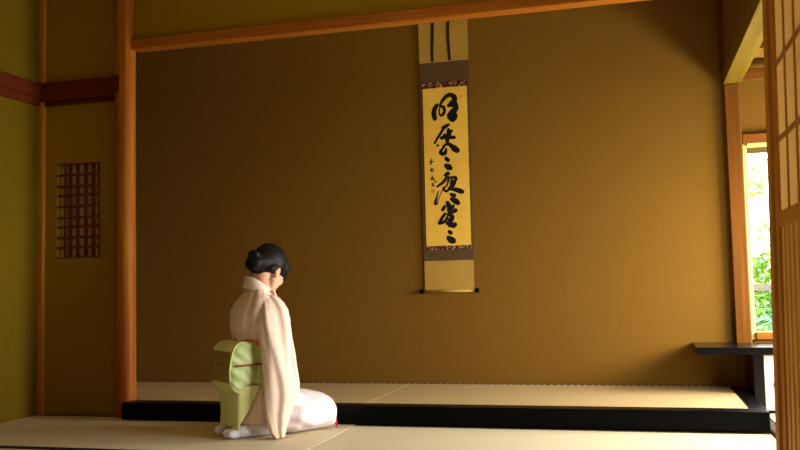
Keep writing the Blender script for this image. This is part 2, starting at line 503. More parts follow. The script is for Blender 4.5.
# ------------------------------------------------------------------ hanging scroll
MOUNT = noisy('scroll_brown_silk', (0.09, 0.05, 0.02), (0.11, 0.064, 0.026), (150, 150, 150), 0.8, 0.15)
SPAPER = noisy('scroll_plain_paper', (0.40, 0.24, 0.045), (0.46, 0.285, 0.06), (6, 6, 6), 0.85, 0.1)
HON = noisy('calligraphy_paper', (0.78, 0.46, 0.065), (0.84, 0.52, 0.085), (8, 8, 8), 0.8, 0.1)
BROC = noisy('brocade_band', (0.06, 0.008, 0.012), (0.55, 0.30, 0.12), (70, 70, 70), 0.7, 0.2, 0, 2, 0.53, 0.64)
INK = mat('black_ink', (0.008, 0.006, 0.006), 0.6, 0.2)
SEAL = mat('seal_vermilion', (0.62, 0.27, 0.05), 0.8)
SEALF = mat('faint_seal_vermilion', (0.80, 0.46, 0.07), 0.8)
SX, SY = -1.2745, Y2 - 0.012
sc = empty('hanging_scroll', (SX, SY, 0.742))
tag(sc, 'tall hanging scroll with bold black calligraphy on the alcove wall', 'scroll')
Z0 = 0.742


def sbox(name, x0, x1, z0, z1, y0, y1, m, par=sc):
    return box(name, x0 - SX, x1 - SX, y0, y1, z0 - Z0, z1 - Z0, m, par)


sbox('mounting_silk', -1.453, -1.094, 0.97, 2.398, -.002, .002, MOUNT)
sbox('upper_silk', -1.453, -1.093, 2.398, 2.77, -.002, .002, SPAPER)
sbox('lower_silk', -1.450, -1.096, 0.757, 0.97, -.002, .002, SPAPER)
for i, xa in enumerate((-1.352, -1.232)):
    f_ = MB()
    L_ = []
    for k in range(9):
        z = 2.77 - k * (2.77 - 2.405) / 8
        dx = 0.004 * math.sin(k * .7 + i * 2)
        L_.append([(xa - SX - .011 + dx, -.0045, z - Z0), (xa - SX + .011 + dx, -.0045, z - Z0), (xa - SX + .011 + dx, -.0025, z - Z0), (xa - SX - .011 + dx, -.0025, z - Z0)])
    f_.loft(L_).build('hanging_strip', BROC if False else noisy('strip_brocade_%d' % i, (0.018, 0.006, 0.005), (0.06, 0.02, 0.012), (60, 60, 60), 0.8), sc)
hp = sbox('calligraphy_sheet', -1.4315, -1.1090, 1.0755, 2.2095, -.0045, -.002, HON)
sbox('brocade_band', -1.4315, -1.1090, 2.2095, 2.252, -.0042, -.002, BROC)
sbox('brocade_band', -1.4315, -1.1090, 1.048, 1.0755, -.0042, -.002, BROC)
rb = MB().tube([(-1.456 - SX, -.004, .013), (-1.090 - SX, -.004, .013)], 0.0105, 16).build('roller', SPAPER, sc, smooth=True)
for a, b_ in ((-1.487, -1.456), (-1.090, -1.062)):
    MB().tube([(a - SX, -.006, .013), (a + .004 - SX, -.006, .013), (b_ - .004 - SX, -.006, .013), (b_ - SX, -.006, .013)], [.013, .0165, .0165, .014], 16).build('roller_knob', LACQ, rb, smooth=True)
STROKES = [[(-1346, 1990, 28.5), (-1353, 2021, 31.9), (-1348, 2055, 29.7), (-1330, 2084, 25.1)], [(-1301, 2076, 14.8), (-1282, 2066, 22.7), (-1274, 2040, 19.3), (-1286, 2016, 19.3), (-1303, 2009, 14.8), (-1314, 2029, 10.2), (-1312, 2057, 10.2)], [(-1307, 2071, 13.7), (-1303, 2091, 15.9), (-1289, 2112, 20.4), (-1263, 2141, 24.9), (-1231, 2153, 27.1), (-1203, 2136, 33.8), (-1201, 2111, 33.8), (-1221, 2087, 39.5), (-1242, 2077, 24.9)], [(-1204, 2100, 33.8), (-1196, 2074, 37.2), (-1194, 2049, 37.1), (-1220, 2028, 33.8), (-1246, 2008, 22.6)], [(-1218, 2022, 39.5), (-1207, 2002, 45.0), (-1204, 1988, 37.1), (-1219, 1969, 25.9), (-1241, 1993, 28.2)], [(-1292, 1920, 18.1), (-1279, 1922, 24.6), (-1247, 1939, 16.8)], [(-1286, 1913, 16.8), (-1306, 1882, 16.9), (-1330, 1848, 15.6), (-1351, 1814, 15.6)], [(-1301, 1846, 23.3), (-1281, 1851, 23.3)], [(-1248, 1900, 23.2), (-1249, 1865, 32.2), (-1259, 1840, 32.2), (-1260, 1802, 16.8)], [(-1224, 1894, 14.2), (-1245, 1868, 19.3)], [(-1246, 1846, 19.3), (-1210, 1844, 23.1)], [(-1281, 1867, 16.8), (-1258, 1860, 19.4)], [(-1335, 1791, 13.0), (-1326, 1796, 11.7)], [(-1293, 1785, 11.6), (-1260, 1800, 19.4), (-1235, 1788, 25.7), (-1209, 1764, 38.5), (-1191, 1750, 34.6)], [(-1283, 1781, 11.6), (-1303, 1760, 16.8), (-1310, 1741, 24.6), (-1291, 1731, 24.6), (-1275, 1742, 23.2), (-1271, 1768, 11.6)], [(-1274, 1701, 18.1), (-1263, 1691, 20.6)], [(-1271, 1693, 21.0), (-1259, 1684, 25.8)], [(-1272, 1645, 29.0), (-1252, 1632, 40.2), (-1242, 1626, 28.9)], [(-1282, 1578, 19.3), (-1262, 1589, 24.1), (-1256, 1583, 14.5)], [(-1270, 1565, 16.1), (-1291, 1535, 19.3), (-1320, 1512, 16.2), (-1343, 1498, 13.0)], [(-1267, 1561, 14.5), (-1234, 1559, 14.4), (-1209, 1556, 20.8), (-1206, 1540, 19.2), (-1227, 1531, 12.8)], [(-1254, 1560, 14.5), (-1263, 1529, 14.5)], [(-1235, 1547, 12.8), (-1242, 1516, 14.4)], [(-1219, 1519, 27.2), (-1236, 1496, 27.3), (-1257, 1481, 17.7)], [(-1263, 1525, 9.7), (-1276, 1498, 9.7), (-1297, 1483, 14.5), (-1277, 1462, 16.1), (-1251, 1475, 14.5), (-1213, 1471, 25.6), (-1173, 1457, 31.9), (-1161, 1453, 25.5)], [(-1334, 1465, 6.5), (-1347, 1426, 9.7), (-1360, 1391, 14.6), (-1356, 1375, 17.8), (-1344, 1382, 9.7), (-1338, 1414, 5.7)], [(-1297, 1495, 4.8), (-1309, 1464, 5.6), (-1331, 1417, 4.0)], [(-1242, 1437, 20.8), (-1220, 1429, 25.6)], [(-1239, 1405, 24.0), (-1211, 1388, 36.7), (-1195, 1375, 28.7)], [(-1270, 1380, 23.8), (-1258, 1350, 32.3), (-1255, 1325, 23.8)], [(-1307, 1331, 20.5), (-1292, 1353, 20.5)], [(-1228, 1357, 17.0), (-1242, 1337, 23.8), (-1263, 1325, 23.8)], [(-1214, 1323, 27.1), (-1234, 1311, 18.7), (-1272, 1300, 15.3)], [(-1291, 1301, 17.0), (-1307, 1281, 20.5), (-1325, 1251, 20.5), (-1332, 1236, 20.5), (-1295, 1247, 18.7), (-1273, 1279, 10.2)], [(-1264, 1296, 18.7), (-1239, 1278, 28.8), (-1253, 1249, 28.8), (-1274, 1233, 23.8)], [(-1262, 1216, 18.7), (-1232, 1219, 37.2), (-1221, 1223, 28.8)], [(-1277, 1284, 11.9), (-1265, 1254, 13.6)], [(-1263, 1173, 22.1), (-1251, 1164, 23.7)], [(-1269, 1129, 30.5), (-1252, 1116, 42.3), (-1237, 1108, 37.2)], [(-1381, 1697, 6.5), (-1381, 1665, 7.3)], [(-1396, 1680, 5.7), (-1364, 1680, 5.7)], [(-1384, 1665, 5.7), (-1394, 1658, 4.9)], [(-1378, 1635, 5.7), (-1383, 1607, 6.5)], [(-1391, 1624, 5.7), (-1365, 1624, 5.7)], [(-1369, 1619, 4.9), (-1371, 1605, 4.9)], [(-1375, 1575, 6.5), (-1382, 1547, 5.7)], [(-1392, 1556, 4.9), (-1362, 1560, 5.7)], [(-1372, 1555, 4.9), (-1359, 1541, 6.5), (-1344, 1529, 5.7)], [(-1373, 1527, 6.5), (-1372, 1507, 5.7)], [(-1381, 1518, 4.9), (-1363, 1519, 4.9)], [(-1383, 1505, 4.9), (-1362, 1505, 4.9)]]


def cat(pts, n=7):
    P = [Vector(p) for p in pts]
    if len(P) < 3:
        return [P[0].lerp(P[-1], i / 4.0) for i in range(5)]
    Q = [P[0] * 2 - P[1]] + P + [P[-1] * 2 - P[-2]]
    out = []
    for i in range(1, len(Q) - 2):
        for k in range(n):
            t = k / n
            a, b, c, d = Q[i - 1:i + 3]
            out.append(0.5 * ((2 * b) + (c - a) * t + (2 * a - 5 * b + 4 * c - d) * t * t + (3 * b - a - 3 * c + d) * t ** 3))
    out.append(P[-1])
    return out


ink = MB()
yy = -0.0050
for st in STROKES:
    pts = cat([(x / 1000 - SX, z / 1000 - Z0, w * 1.17 / 1000) for x, z, w in st])
    yy -= 0.000012
    L_ = []
    for i, p in enumerate(pts):
        t = (pts[min(i + 1, len(pts) - 1)] - pts[max(i - 1, 0)])
        t.z = 0
        t.normalize()
        nx, nz = -t.y, t.x
        hw = max(p.z, .002) / 2
        L_.append([(p.x + nx * hw, yy, p.y + nz * hw), (p.x - nx * hw, yy, p.y - nz * hw), (p.x - nx * hw, -.0046, p.y - nz * hw), (p.x + nx * hw, -.0046, p.y + nz * hw)])
    ink.loft(L_)
    for p in (pts[0], pts[-1]):
        hw = max(p.z, .002) / 2
        vs = [ink.bm.verts.new((p.x + hw * math.cos(a * PI / 8), yy - .000006, p.y + hw * math.sin(a * PI / 8))) for a in range(16)]
        ink.bm.faces.new(vs)
ink.build('calligraphy', INK, hp)
for n_, x0, x1, z0, z1, m_ in (('seal_mark', -1.388, -1.360, 1.455, 1.484, SEAL), ('seal_mark', -1.389, -1.372, 1.384, 1.432, SEALF), ('seal_mark', -1.159, -1.147, 2.125, 2.147, SEAL)):
    sbox(n_, x0, x1, z0, z1, -.0050, -.0044, m_, hp)

# ------------------------------------------------------------------ the kneeling woman
PX, PY, PR = -2.047, 4.53, math.radians(47)
SKIN = noisy('skin', (0.66, 0.36, 0.22), (0.72, 0.42, 0.27), (20, 20, 20), 0.5, 0.3)
HAIR = noisy('black_hair', (0.006, 0.005, 0.005), (0.010, 0.008, 0.007), (30, 30, 160), 0.5, 0.15, 0.3)


def evaluated(o, mods):
    for nm, kw in mods:
        k = o.modifiers.new(nm, nm)
        for a, b in kw.items():
            setattr(k, a, b)
    dg = bpy.context.evaluated_depsgraph_get()
    me = bpy.data.meshes.new_from_object(o.evaluated_get(dg))
    old = o.data
    o.modifiers.clear()
    o.data = me
    me.name = o.name
    for p in me.polygons:
        p.use_smooth = True
    bpy.data.meshes.remove(old)
    return o


BOW, HYAW = math.radians(33), math.radians(28)
HM = Matrix.Translation((0.053, 0.0, 0.911)) @ Matrix.Rotation(HYAW, 4, 'Z') @ Matrix.Rotation(BOW, 4, 'Y') @ Matrix.Scale(1.08, 4)


def H(x, y, z):
    return HM @ Vector((x, y, z))


HR = (Matrix.Rotation(HYAW, 3, 'Z') @ Matrix.Rotation(BOW, 3, 'Y'))


def hell(b, c, r, extra=None, seg=24, rings=14):
    R = HR @ extra if extra else HR
    b.ell(H(*c), tuple(q * 1.08 for q in r), R, seg, rings)


b = MB()
# head
hell(b, (-0.005, 0, 0.03), (0.092, 0.073, 0.088))
hell(b, (0.034, 0, -0.040), (0.060, 0.057, 0.072))
hell(b, (0.072, 0, -0.105), (0.020, 0.022, 0.018))
for s in (-1, 1):
    b.cone(H(0.004, s * .052, -0.06), H(0.07, s * .008, -0.108), .02, .016)
    hell(b, (0.062, s * .036, -0.035), (0.026, 0.024, 0.026))
    hell(b, (0.078, s * .031, -0.002), (0.012, 0.016, 0.010))
    hell(b, (-0.010, s * .074, -0.022), (0.019, 0.008, 0.032), Matrix.Rotation(-.25, 3, 'Y') @ Matrix.Rotation(s * .3, 3, 'Z'), 14, 10)
    hell(b, (-0.004, s * .075, -0.048), (0.009, 0.006, 0.010), None, 12, 8)
b.cone(H(0.088, 0, -0.004), H(0.104, 0, -0.042), .008, .0125)
for s in (-1, 1):
    b.ell(H(0.096, s * .010, -0.046), (.009, .008, .007))
hell(b, (0.088, 0, -0.074), (0.012, 0.021, 0.006))
hell(b, (0.086, 0, -0.084), (0.011, 0.018, 0.006))
# neck, torso
b.cone((0.005, 0, 0.80), H(-0.03, 0, -0.045), .054, .050, 20)
b.cone((-0.005, 0, 0.74), (0.005, 0, 0.82), .075, .055, 20)
for s in (-1, 1):
    b.cone((-0.005, s * .03, 0.74), (0.0, s * .135, 0.695), .06, .052, 20)
b.ell((0.0, 0, 0.62), (.085, .135, .14)); b.ell((0.01, 0, 0.46), (.08, .115, .14)); b.ell((-0.01, 0, 0.27), (.11, .15, .14))
# arms to the lap and hands with fingers
for s in (-1, 1):
    sh, el, wr = Vector((0.0, s * .15, .685)), Vector((0.03, s * .215, .42)), Vector((0.100, s * .075, .280))
    b.cone(sh, el, .045, .036, 16); b.cone(el, wr, .035, .024, 16)
    hd = Vector((0.128, s * .042, .258))
    b.cone(wr, hd, .024, .026, 14)
    for k, (dy, ln) in enumerate(((-.024, .055), (-.008, .066), (.008, .070), (.024, .060))):
        a0 = hd + Vector((0.008, dy, -.004))
        a1 = a0 + Vector((ln * .55, -s * .012, -.004)); a2 = a1 + Vector((ln * .45, -s * .012, -.014))
        b.cone(a0, a1, .0092, .0088, 10); b.cone(a1, a2, .0088, .0076, 10)
    t0 = wr + Vector((0.025, -s * .02, .006)); t1 = t0 + Vector((.03, -s * .016, .0)); t2 = t1 + Vector((.024, -s * .006, -.006))
    b.cone(t0, t1, .0105, .0098, 10); b.cone(t1, t2, .0095, .008, 10)
    # folded legs
    hip, kn, an = Vector((-.01, s * .085, .20)), Vector((.325, s * .085, .115)), Vector((-.03, s * .07, .050))
    b.cone(hip, kn, .085, .055, 16); b.cone(kn - Vector((.0, 0, .05)), an, .050, .034, 16)
    b.cone(an, (-.17, s * .055, .030), .030, .026, 14)
body = b.build('person', SKIN, smooth=True)
evaluated(body, [('REMESH', dict(mode='VOXEL', voxel_size=0.0055)), ('SMOOTH', dict(factor=0.5, iterations=4))])
body.location, body.rotation_euler = (PX, PY, 0), (0, 0, PR)
tag(body, 'person in pale checked kimono with green obi, kneeling with bowed head', 'person')

# face details
LIP = mat('lips', (0.50, 0.14, 0.11), 0.4)
for s in (-1, 1):
    MB().tube([H(0.090, s * .018, .004), H(0.089, s * .032, .000), H(0.082, s * .045, .004)], [.0012, .002, .001], 6).build('eyelash', HAIR, body)
    MB().tube([H(0.097, s * .014, .024), H(0.094, s * .032, .030), H(0.084, s * .048, .024)], [.0018, .0025, .001], 6).build('eyebrow', HAIR, body)
b = MB(); hell(b, (0.0905, 0, -0.0745), (0.0115, 0.018, 0.0045)); hell(b, (0.0885, 0, -0.0835), (0.0105, 0.016, 0.0045))
b.build('lips', LIP, body, smooth=True)

# hair: cap, nape sweep, fringe and bun in one mass
b = MB()
hell(b, (-0.012, 0, 0.040), (0.104, 0.084, 0.096))
hell(b, (-0.060, 0, 0.000), (0.056, 0.066, 0.070))
hell(b, (-0.070, 0, -0.035), (0.030, 0.046, 0.040))
for s in (-1, 1):
    hell(b, (0.052, s * .044, 0.046), (0.050, 0.032, 0.046))
    hell(b, (0.060, s * .042, 0.024), (0.030, 0.025, 0.030))
    b.cone(H(0.005, s * .064, 0.020), H(-0.045, s * .058, -0.030), .022, .024, 14)
b.cone(H(0.070, -.035, 0.045), H(0.092, -.052, -0.008), .020, .008, 12)
b.cone(H(-0.070, 0, -0.010), H(-0.110, 0, -0.030), .064, .046, 18)
hell(b, (-0.120, 0, -0.040), (0.036, 0.052, 0.044))
hell(b, (-0.142, 0, -0.002), (0.026, 0.036, 0.024))
hair = b.build('hair', HAIR, body, smooth=True)
evaluated(hair, [('REMESH', dict(mode='VOXEL', voxel_size=0.005)), ('SMOOTH', dict(factor=0.5, iterations=16))])


# kimono cloth
def check_cloth(name, base, line, k=78.0):
    m = mat(name, base, 0.75, 0.15)
    N, L, bs = nodes(m)
    tc = N.new('ShaderNodeTexCoord')
    sp = N.new('ShaderNodeSeparateXYZ')
    L.new(tc.outputs['UV'], sp.inputs[0])
    outs = []
    for i in (0, 1):
        mu = N.new('ShaderNodeMath'); mu.operation = 'MULTIPLY'; mu.inputs[1].default_value = k * PI
        sn = N.new('ShaderNodeMath'); sn.operation = 'SINE'
        ab = N.new('ShaderNodeMath'); ab.operation = 'ABSOLUTE'
        L.new(sp.outputs[i], mu.inputs[0]); L.new(mu.outputs[0], sn.inputs[0]); L.new(sn.outputs[0], ab.inputs[0])
        outs.append(ab)
    mn = N.new('ShaderNodeMath'); mn.operation = 'MULTIPLY'
    L.new(outs[0].outputs[0], mn.inputs[0]); L.new(outs[1].outputs[0], mn.inputs[1])
    rp = N.new('ShaderNodeValToRGB')
    rp.color_ramp.elements[0].position, rp.color_ramp.elements[0].color = 0.12, (*line, 1)
    rp.color_ramp.elements[1].position, rp.color_ramp.elements[1].color = 0.5, (*base, 1)
    L.new(mn.outputs[0], rp.inputs[0])
    L.new(rp.outputs[0], bs.inputs['Base Color'])
    return m


KIM = check_cloth('checked_silk', (0.88, 0.74, 0.60), (0.82, 0.54, 0.40))
KIM2 = check_cloth('checked_silk_skirt', (0.84, 0.78, 0.82), (0.78, 0.62, 0.64))
KPL = mat('pink_silk', (0.84, 0.66, 0.54), 0.7, 0.2)
RED = mat('red_lining', (0.45, 0.02, 0.04), 0.6, 0.2)


def interp(rows, z):
    for a, c in zip(rows, rows[1:]):
        if a[0] <= z <= c[0]:
            t = (z - a[0]) / (c[0] - a[0])
            t = t * t * (3 - 2 * t) * .5 + t * .5
            return [p + (q - p) * t for p, q in zip(a, c)]
    return list(rows[-1] if z > rows[-1][0] else rows[0])


def vloft(rows, n=72, steps=60, fold=0.0, freq=5.0, e=1.0, seed=0.0, twist=0.0):
    """rows: (z, cx, cy, rx, ry); vertical loft with soft hanging folds."""
    rings = []
    z0, z1 = rows[0][0], rows[-1][0]
    for k in range(steps + 1):
        z = z0 + (z1 - z0) * k / steps
        _, cx, cy, rx, ry = interp(rows, z)
        pts = []
        for i in range(n):
            t = 2 * PI * i / n
            c_, s_ = math.cos(t), math.sin(t)
            px = math.copysign(abs(c_) ** e, c_); py = math.copysign(abs(s_) ** e, s_)
            d = 0.0
            if fold:
                q = noise.noise(Vector((c_ * 2.2 + seed, s_ * 2.2, z * 2.0)))
                d = fold * (math.sin(t * freq + z * 9 * twist + 3 * q + seed) * .6 + q)
            pts.append((cx + px * (rx + d), cy + py * (ry + d), z))
        rings.append(pts)
    return rings


b = MB()
rows = [(0.075, -0.015, 0, .165, .165), (0.12, -0.015, 0, .17, .175), (0.22, -0.01, 0, .16, .175), (0.34, -0.005, 0, .130, .155), (0.46, -0.003, 0, .122, .145), (0.54, -0.015, 0, .138, .170),
        (0.60, -0.022, 0, .142, .182), (0.67, -0.022, 0, .138, .195), (0.72, -0.018, 0, .120, .190), (0.752, -0.012, 0, .100, .160), (0.782, -0.005, 0, .084, .115), (0.81, 0.0, 0, .072, .082), (0.825, 0.002, 0, .066, .068)]
R_ = vloft(rows, 96, 90, 0.007, 9, 0.9, 1.3)
R_ = [[(x, y_, z - max(0.0, z - .66) / .165 * .075 * max(0.0, min(1.0, (x + .02) / .08))) for x, y_, z in r_] for r_ in R_]   # neckline dips at the front
b.loft(R_)
kim = b.build('kimono', KIM, body, smooth=True)

# collar band standing off the nape
b = MB()
rings = []
for k in range(49):
    ph = 2 * PI * k / 48
    cf = (1 + math.cos(ph)) / 2        # 1 at the front
    ztop = 0.872 - 0.125 * cf ** 1.3
    zb = ztop - 0.070
    rx_t, ry_t, rx_b, ry_b = .084, .080, .094, .100
    cx = -0.003
    P_ = lambda rx, ry, z: (cx + rx * math.cos(ph), ry * math.sin(ph), z)
    rings.append([P_(rx_t, ry_t, ztop), P_(rx_b, ry_b, zb), P_(rx_b - .012, ry_b - .012, zb), P_(rx_t - .012, ry_t - .012, ztop - .001)])
b.loft(rings, True, False)
bmesh.ops.remove_doubles(b.bm, verts=b.bm.verts[:], dist=1e-5)
b.build('collar', KPL, kim, bevel=.003, smooth=True)


# crossed lapels running down from the collar to the sash
for s in (-1, 1):
    b = MB()
    L_ = []
    for k in range(17):
        t = k / 16
        y_ = s * (.082 - .125 * t)
        z = .790 - .265 * t
        x = .030 + .096 * math.sin(min(1, t * 1.25) * PI / 2) + .004 - (.006 if s > 0 else 0) - .010 * max(0, t - .6)
        L_.append([(x, y_ - .022, z), (x, y_ + .022, z), (x + .008, y_ + .020, z + .001), (x + .008, y_ - .020, z + .001)])
    b.loft(L_).build('lapel', KPL, kim, smooth=True, bevel=.002)


def sleeve(s, rows):
    b = MB()
    b.loft(vloft([(z, cx, s * cy, rx, ry) for z, cx, cy, rx, ry in rows], 64, 70, 0.008, 5, 0.85, 2.0 + s, 1.0))
    return b.build('sleeve', KIM, kim, smooth=True)


sleeve(-1, [(0.006, -0.006, .246, .024, .020), (0.05, -0.016, .246, .042, .032), (0.12, -0.014, .246, .062, .044), (0.18, 0.000, .244, .080, .052), (0.235, 0.014, .243, .096, .056), (0.30, 0.015, .240, .096, .058), (0.42, 0.010, .222, .092, .060), (0.55, 0.002, .200, .094, .062), (0.62, -0.004, .188, .095, .066), (0.68, -0.004, .168, .086, .066), (0.715, -0.004, .148, .072, .060), (0.745, -0.004, .120, .058, .048), (0.765, -.004, .095, .04, .03)])
sleeve(1, [(0.03, 0.06, .262, .06, .03), (0.14, 0.06, .255, .09, .042), (0.30, 0.045, .240, .100, .054), (0.42, 0.03, .222, .101, .060), (0.55, 0.002, .200, .094, .062), (0.62, -0.004, .188, .095, .066), (0.68, -0.004, .168, .086, .066), (0.715, -0.004, .148, .072, .060), (0.745, -0.004, .120, .058, .048), (0.765, -.004, .095, .04, .03)])
# forearm parts of the sleeves lying towards the lap
for s in (-1, 1):
    b = MB()
    L_ = []
    for k in range(17):
        t = k / 16
        c0 = Vector((0.03, s * .215, .40)).lerp(Vector((0.115, s * .085, .285)), t)
        L_.append([c0 + Vector((.02 * math.cos(a * PI / 16) * (1 - t), s * .0 + (.048 - .012 * t) * math.cos(a * PI / 16), (.062 - .022 * t) * math.sin(a * PI / 16) + .004 * math.sin(a + 9 * t))) for a in range(32)])
    b.loft(L_).build('cuff', KIM, kim, smooth=True)

# skirt over the folded legs
b = MB()
rows = [(-0.09, .150, .090, .20), (-0.04, .180, .085, .25), (0.01, .215, .050, .262), (0.045, .258, .008, .258), (0.12, .280, .002, .244), (0.20, .262, .002, .228), (0.31, .212, .002, .212), (0.36, .200, .003, .198), (0.395, .180, .006, .178), (0.415, .145, .018, .150), (0.425, .09, .045, .11)]
rings = []
for k in range(71):
    x = -0.09 + 0.515 * k / 70
    _, hw, zb, zt = interp(rows, x)
    pts = []
    for i in range(72):
        t = 2 * PI * i / 72
        c_, s_ = math.cos(t), math.sin(t)
        yv = hw * math.copysign(abs(c_) ** .7, c_)
        zm, rz = (zb + zt) / 2, (zt - zb) / 2
        zv = zm + rz * math.copysign(abs(s_) ** .75, s_)
        q = noise.noise(Vector((x * 5, yv * 5, zv * 5 + 4)))
        d = 0.006 * math.sin(zv * 70 + x * 14 + 4 * q) * max(0, abs(c_)) + 0.006 * q
        if c_ < 0:
            d += 0.008 * math.sin(x * 22 - zv * 60 + 3 * q) * abs(c_)
        yv += d * (1 if c_ > 0 else -1)
        zv = max(zv + (0.004 * math.sin(x * 40 + yv * 20) if s_ > 0 else 0), 0.002)
        pts.append((x * .955, yv, zv))
    rings.append(pts)
b.loft(rings)
sk = b.build('skirt', KIM2, kim, smooth=True)
# red lining peeping out along the front hem at the knees
b = MB()
b.tube([(0.368, -.185, .012), (0.396, -.145, .018), (0.409, -.10, .045), (0.412, -.07, .09), (0.405, -.05, .145), (0.382, -.03, .180)], [.003, .006, .007, .007, .005, .002], 10)
b.build('hem_lining', RED, kim, smooth=True)
b = MB()
b.tube([(-.07, -.235, .008), (-.03, -.255, .007), (0.02, -.264, .007), (0.06, -.268, .006)], [.003, .004, .003, .001], 8)
b.build('hem_lining', RED, kim, smooth=True)

# obi
GRN = noisy('green_obi_silk', (0.60, 0.72, 0.30), (0.70, 0.80, 0.40), (9, 9, 9), 0.55, 0.3)
YGRN = noisy('yellow_green_obi_silk', (0.74, 0.76, 0.30), (0.82, 0.84, 0.38), (7, 7, 7), 0.55, 0.3)
m = mat('obi_brocade', (0.3, 0.3, 0.1), 0.5, 0.35)
N, L, bs = nodes(m)
tc = N.new('ShaderNodeTexCoord')
vo = N.new('ShaderNodeTexVoronoi'); vo.inputs['Scale'].default_value = 10; vo.distance = 'MANHATTAN'; vo.feature = 'F1'
rp = N.new('ShaderNodeValToRGB')
cr = rp.color_ramp
cr.interpolation = 'CONSTANT'
cr.elements[0].position, cr.elements[0].color = 0.0, (0.72, 0.66, 0.24, 1)
cr.elements[1].position, cr.elements[1].color = 0.16, (0.24, 0.18, 0.035, 1)
e_ = cr.elements.new(0.40); e_.color = (0.44, 0.40, 0.10, 1)
e_ = cr.elements.new(0.50); e_.color = (0.14, 0.12, 0.025, 1)
e_ = cr.elements.new(0.66); e_.color = (0.30, 0.22, 0.05, 1)
L.new(tc.outputs['Object'], vo.inputs['Vector']); L.new(vo.outputs['Distance'], rp.inputs[0]); L.new(rp.outputs[0], bs.inputs['Base Color'])
BROCADE = m
b = MB()
rows = [(0.285, -0.004, 0, .152, .178), (0.31, -0.004, 0, .150, .176), (0.40, -0.003, 0, .138, .162), (0.49, -0.006, 0, .138, .165), (0.52, -0.008, 0, .138, .170)]
b.loft(vloft(rows, 72, 24, 0.0, 5, 0.95, 0))
obi = b.build('obi', GRN, body, smooth=True)
# drum bow: a thick folded slab, open at the sides
prof = [(-.115, .345), (-.165, .318), (-.205, .318), (-.232, .352), (-.242, .41), (-.238, .47), (-.222, .520), (-.190, .553), (-.150, .560), (-.115, .548)]
prof = [(x, .252 + (z - .318) * 1.10) for x, z in prof]
pp = cat([(x, z, 0) for x, z in prof], 5)
b = MB()
R_ = []
for i, p in enumerate(pp):
    t = (pp[min(i + 1, len(pp) - 1)] - pp[max(i - 1, 0)]).normalized()
    nx, nz = t.y, -t.x
    th = .007
    w = .148 + .006 * math.sin(i * .3)
    R_.append([(p.x, -w, p.y), (p.x, w, p.y), (p.x + nx * th, w, p.y + nz * th), (p.x + nx * th, -w, p.y + nz * th)])
b.loft(R_)
b.build('bow', YGRN, obi, smooth=False, bevel=.002)
b = MB()
R_ = []
for i, p in enumerate(pp):
    if .292 < p.y < .468 and p.x < -.2:
        t = (pp[min(i + 1, len(pp) - 1)] - pp[max(i - 1, 0)]).normalized()
        o_ = Vector((-.0025, 0, 0))
        R_.append([(p.x - .0015, -.140, p.y), (p.x - .0015, .140, p.y), (p.x - .004, .140, p.y), (p.x - .004, -.140, p.y)])
b.loft(R_).build('brocade_panel', BROCADE, obi)
# domed folds of cloth closing the sides of the bow
for s in (-1, 1):
    b = MB()
    L_ = []
    cx0, cz0 = -.165, .384
    loop = [(p.x, p.y) for p in pp] + [(-.085, .455), (-.078, .385), (-.085, .32)]
    for k in range(13):
        t = k / 12
        sc_ = .985 * math.cos(t * PI / 2 * .97)
        yv = .132 + .034 * math.sin(t * PI / 2)
        R_ = []
        for q, (x, z) in enumerate(loop):
            xx, zz = cx0 + (x - cx0) * sc_, cz0 + (z - cz0) * sc_
            d = .012 * noise.noise(Vector((xx * 9, zz * 22 + xx * 14, s * 3.0))) + .006 * math.sin(zz * 95 + xx * 60)
            d -= .014 * math.exp(-((zz - .392) / .016) ** 2) * (1 if t > .2 else t * 5)
            R_.append((xx, s * (yv + d * min(1, t * 3)), zz))
        L_.append(R_)
    b.loft(L_).build('bow_fold', GRN, obi, smooth=True)
# hanging tail below the bow, its upper corners wrapped round the hips
b = MB()
R_ = []
for k in range(25):
    t = k / 24
    z = .285 - t * .235
    wrap = .125 * max(0.0, 1 - t * 1.15)
    row_o, row_i = [], []
    for j in range(41):
        u = -1 + 2 * j / 40
        a = abs(u) * (.15 + wrap)
        yv, xv = (a, -.198) if a < .13 else (.13 + .035 * (1 - math.exp(-(a - .13) / .03)), -.198 + max(0, a - .145) * 1.0)
        yv = yv * (1 - .08 * t) * (1 if u > 0 else -1)
        xv += .004 * math.sin(u * 7 + t * 4) + .008 * t
        row_o.append((xv, yv, z + .003 * math.cos(u * 5)))
        row_i.append((xv + .006, yv * .97, z + .003 * math.cos(u * 5)))
    R_.append(row_o + row_i[::-1])
b.loft(R_).build('obi_tail', YGRN, obi, smooth=True)
# cords
ORN = mat('orange_sash', (0.72, 0.20, 0.03), 0.6, 0.2)
CORD = mat('red_brown_cord', (0.42, 0.10, 0.02), 0.6, 0.2)


def band(z, rx, ry, r, m_, nm):
    MB().tube([(0.0 + rx * math.cos(2 * PI * k / 40), ry * math.sin(2 * PI * k / 40), z) for k in range(40)], r, 8, closed=True).build(nm, m_, obi, smooth=True)


band(.394, .143, .170, .006, CORD, 'obi_cord')
for s in (-1, 1):
    MB().tube([(-.10, s * .164, .394), (-.16, s * .161, .392), (-.215, s * .150, .390)], .005, 8).build('obi_cord', CORD, obi, smooth=True)
band(.522, .146, .172, .009, ORN, 'obi_scarf')
b = MB()
b.ell((-.075, -.165, .505), (.030, .016, .012)); b.build('scarf_knot', ORN, obi, smooth=True)
b = MB()
b.box(-.055, -.022, -.184, -.174, .285, .385); b.build('sash_end', ORN, obi, bevel=.003)

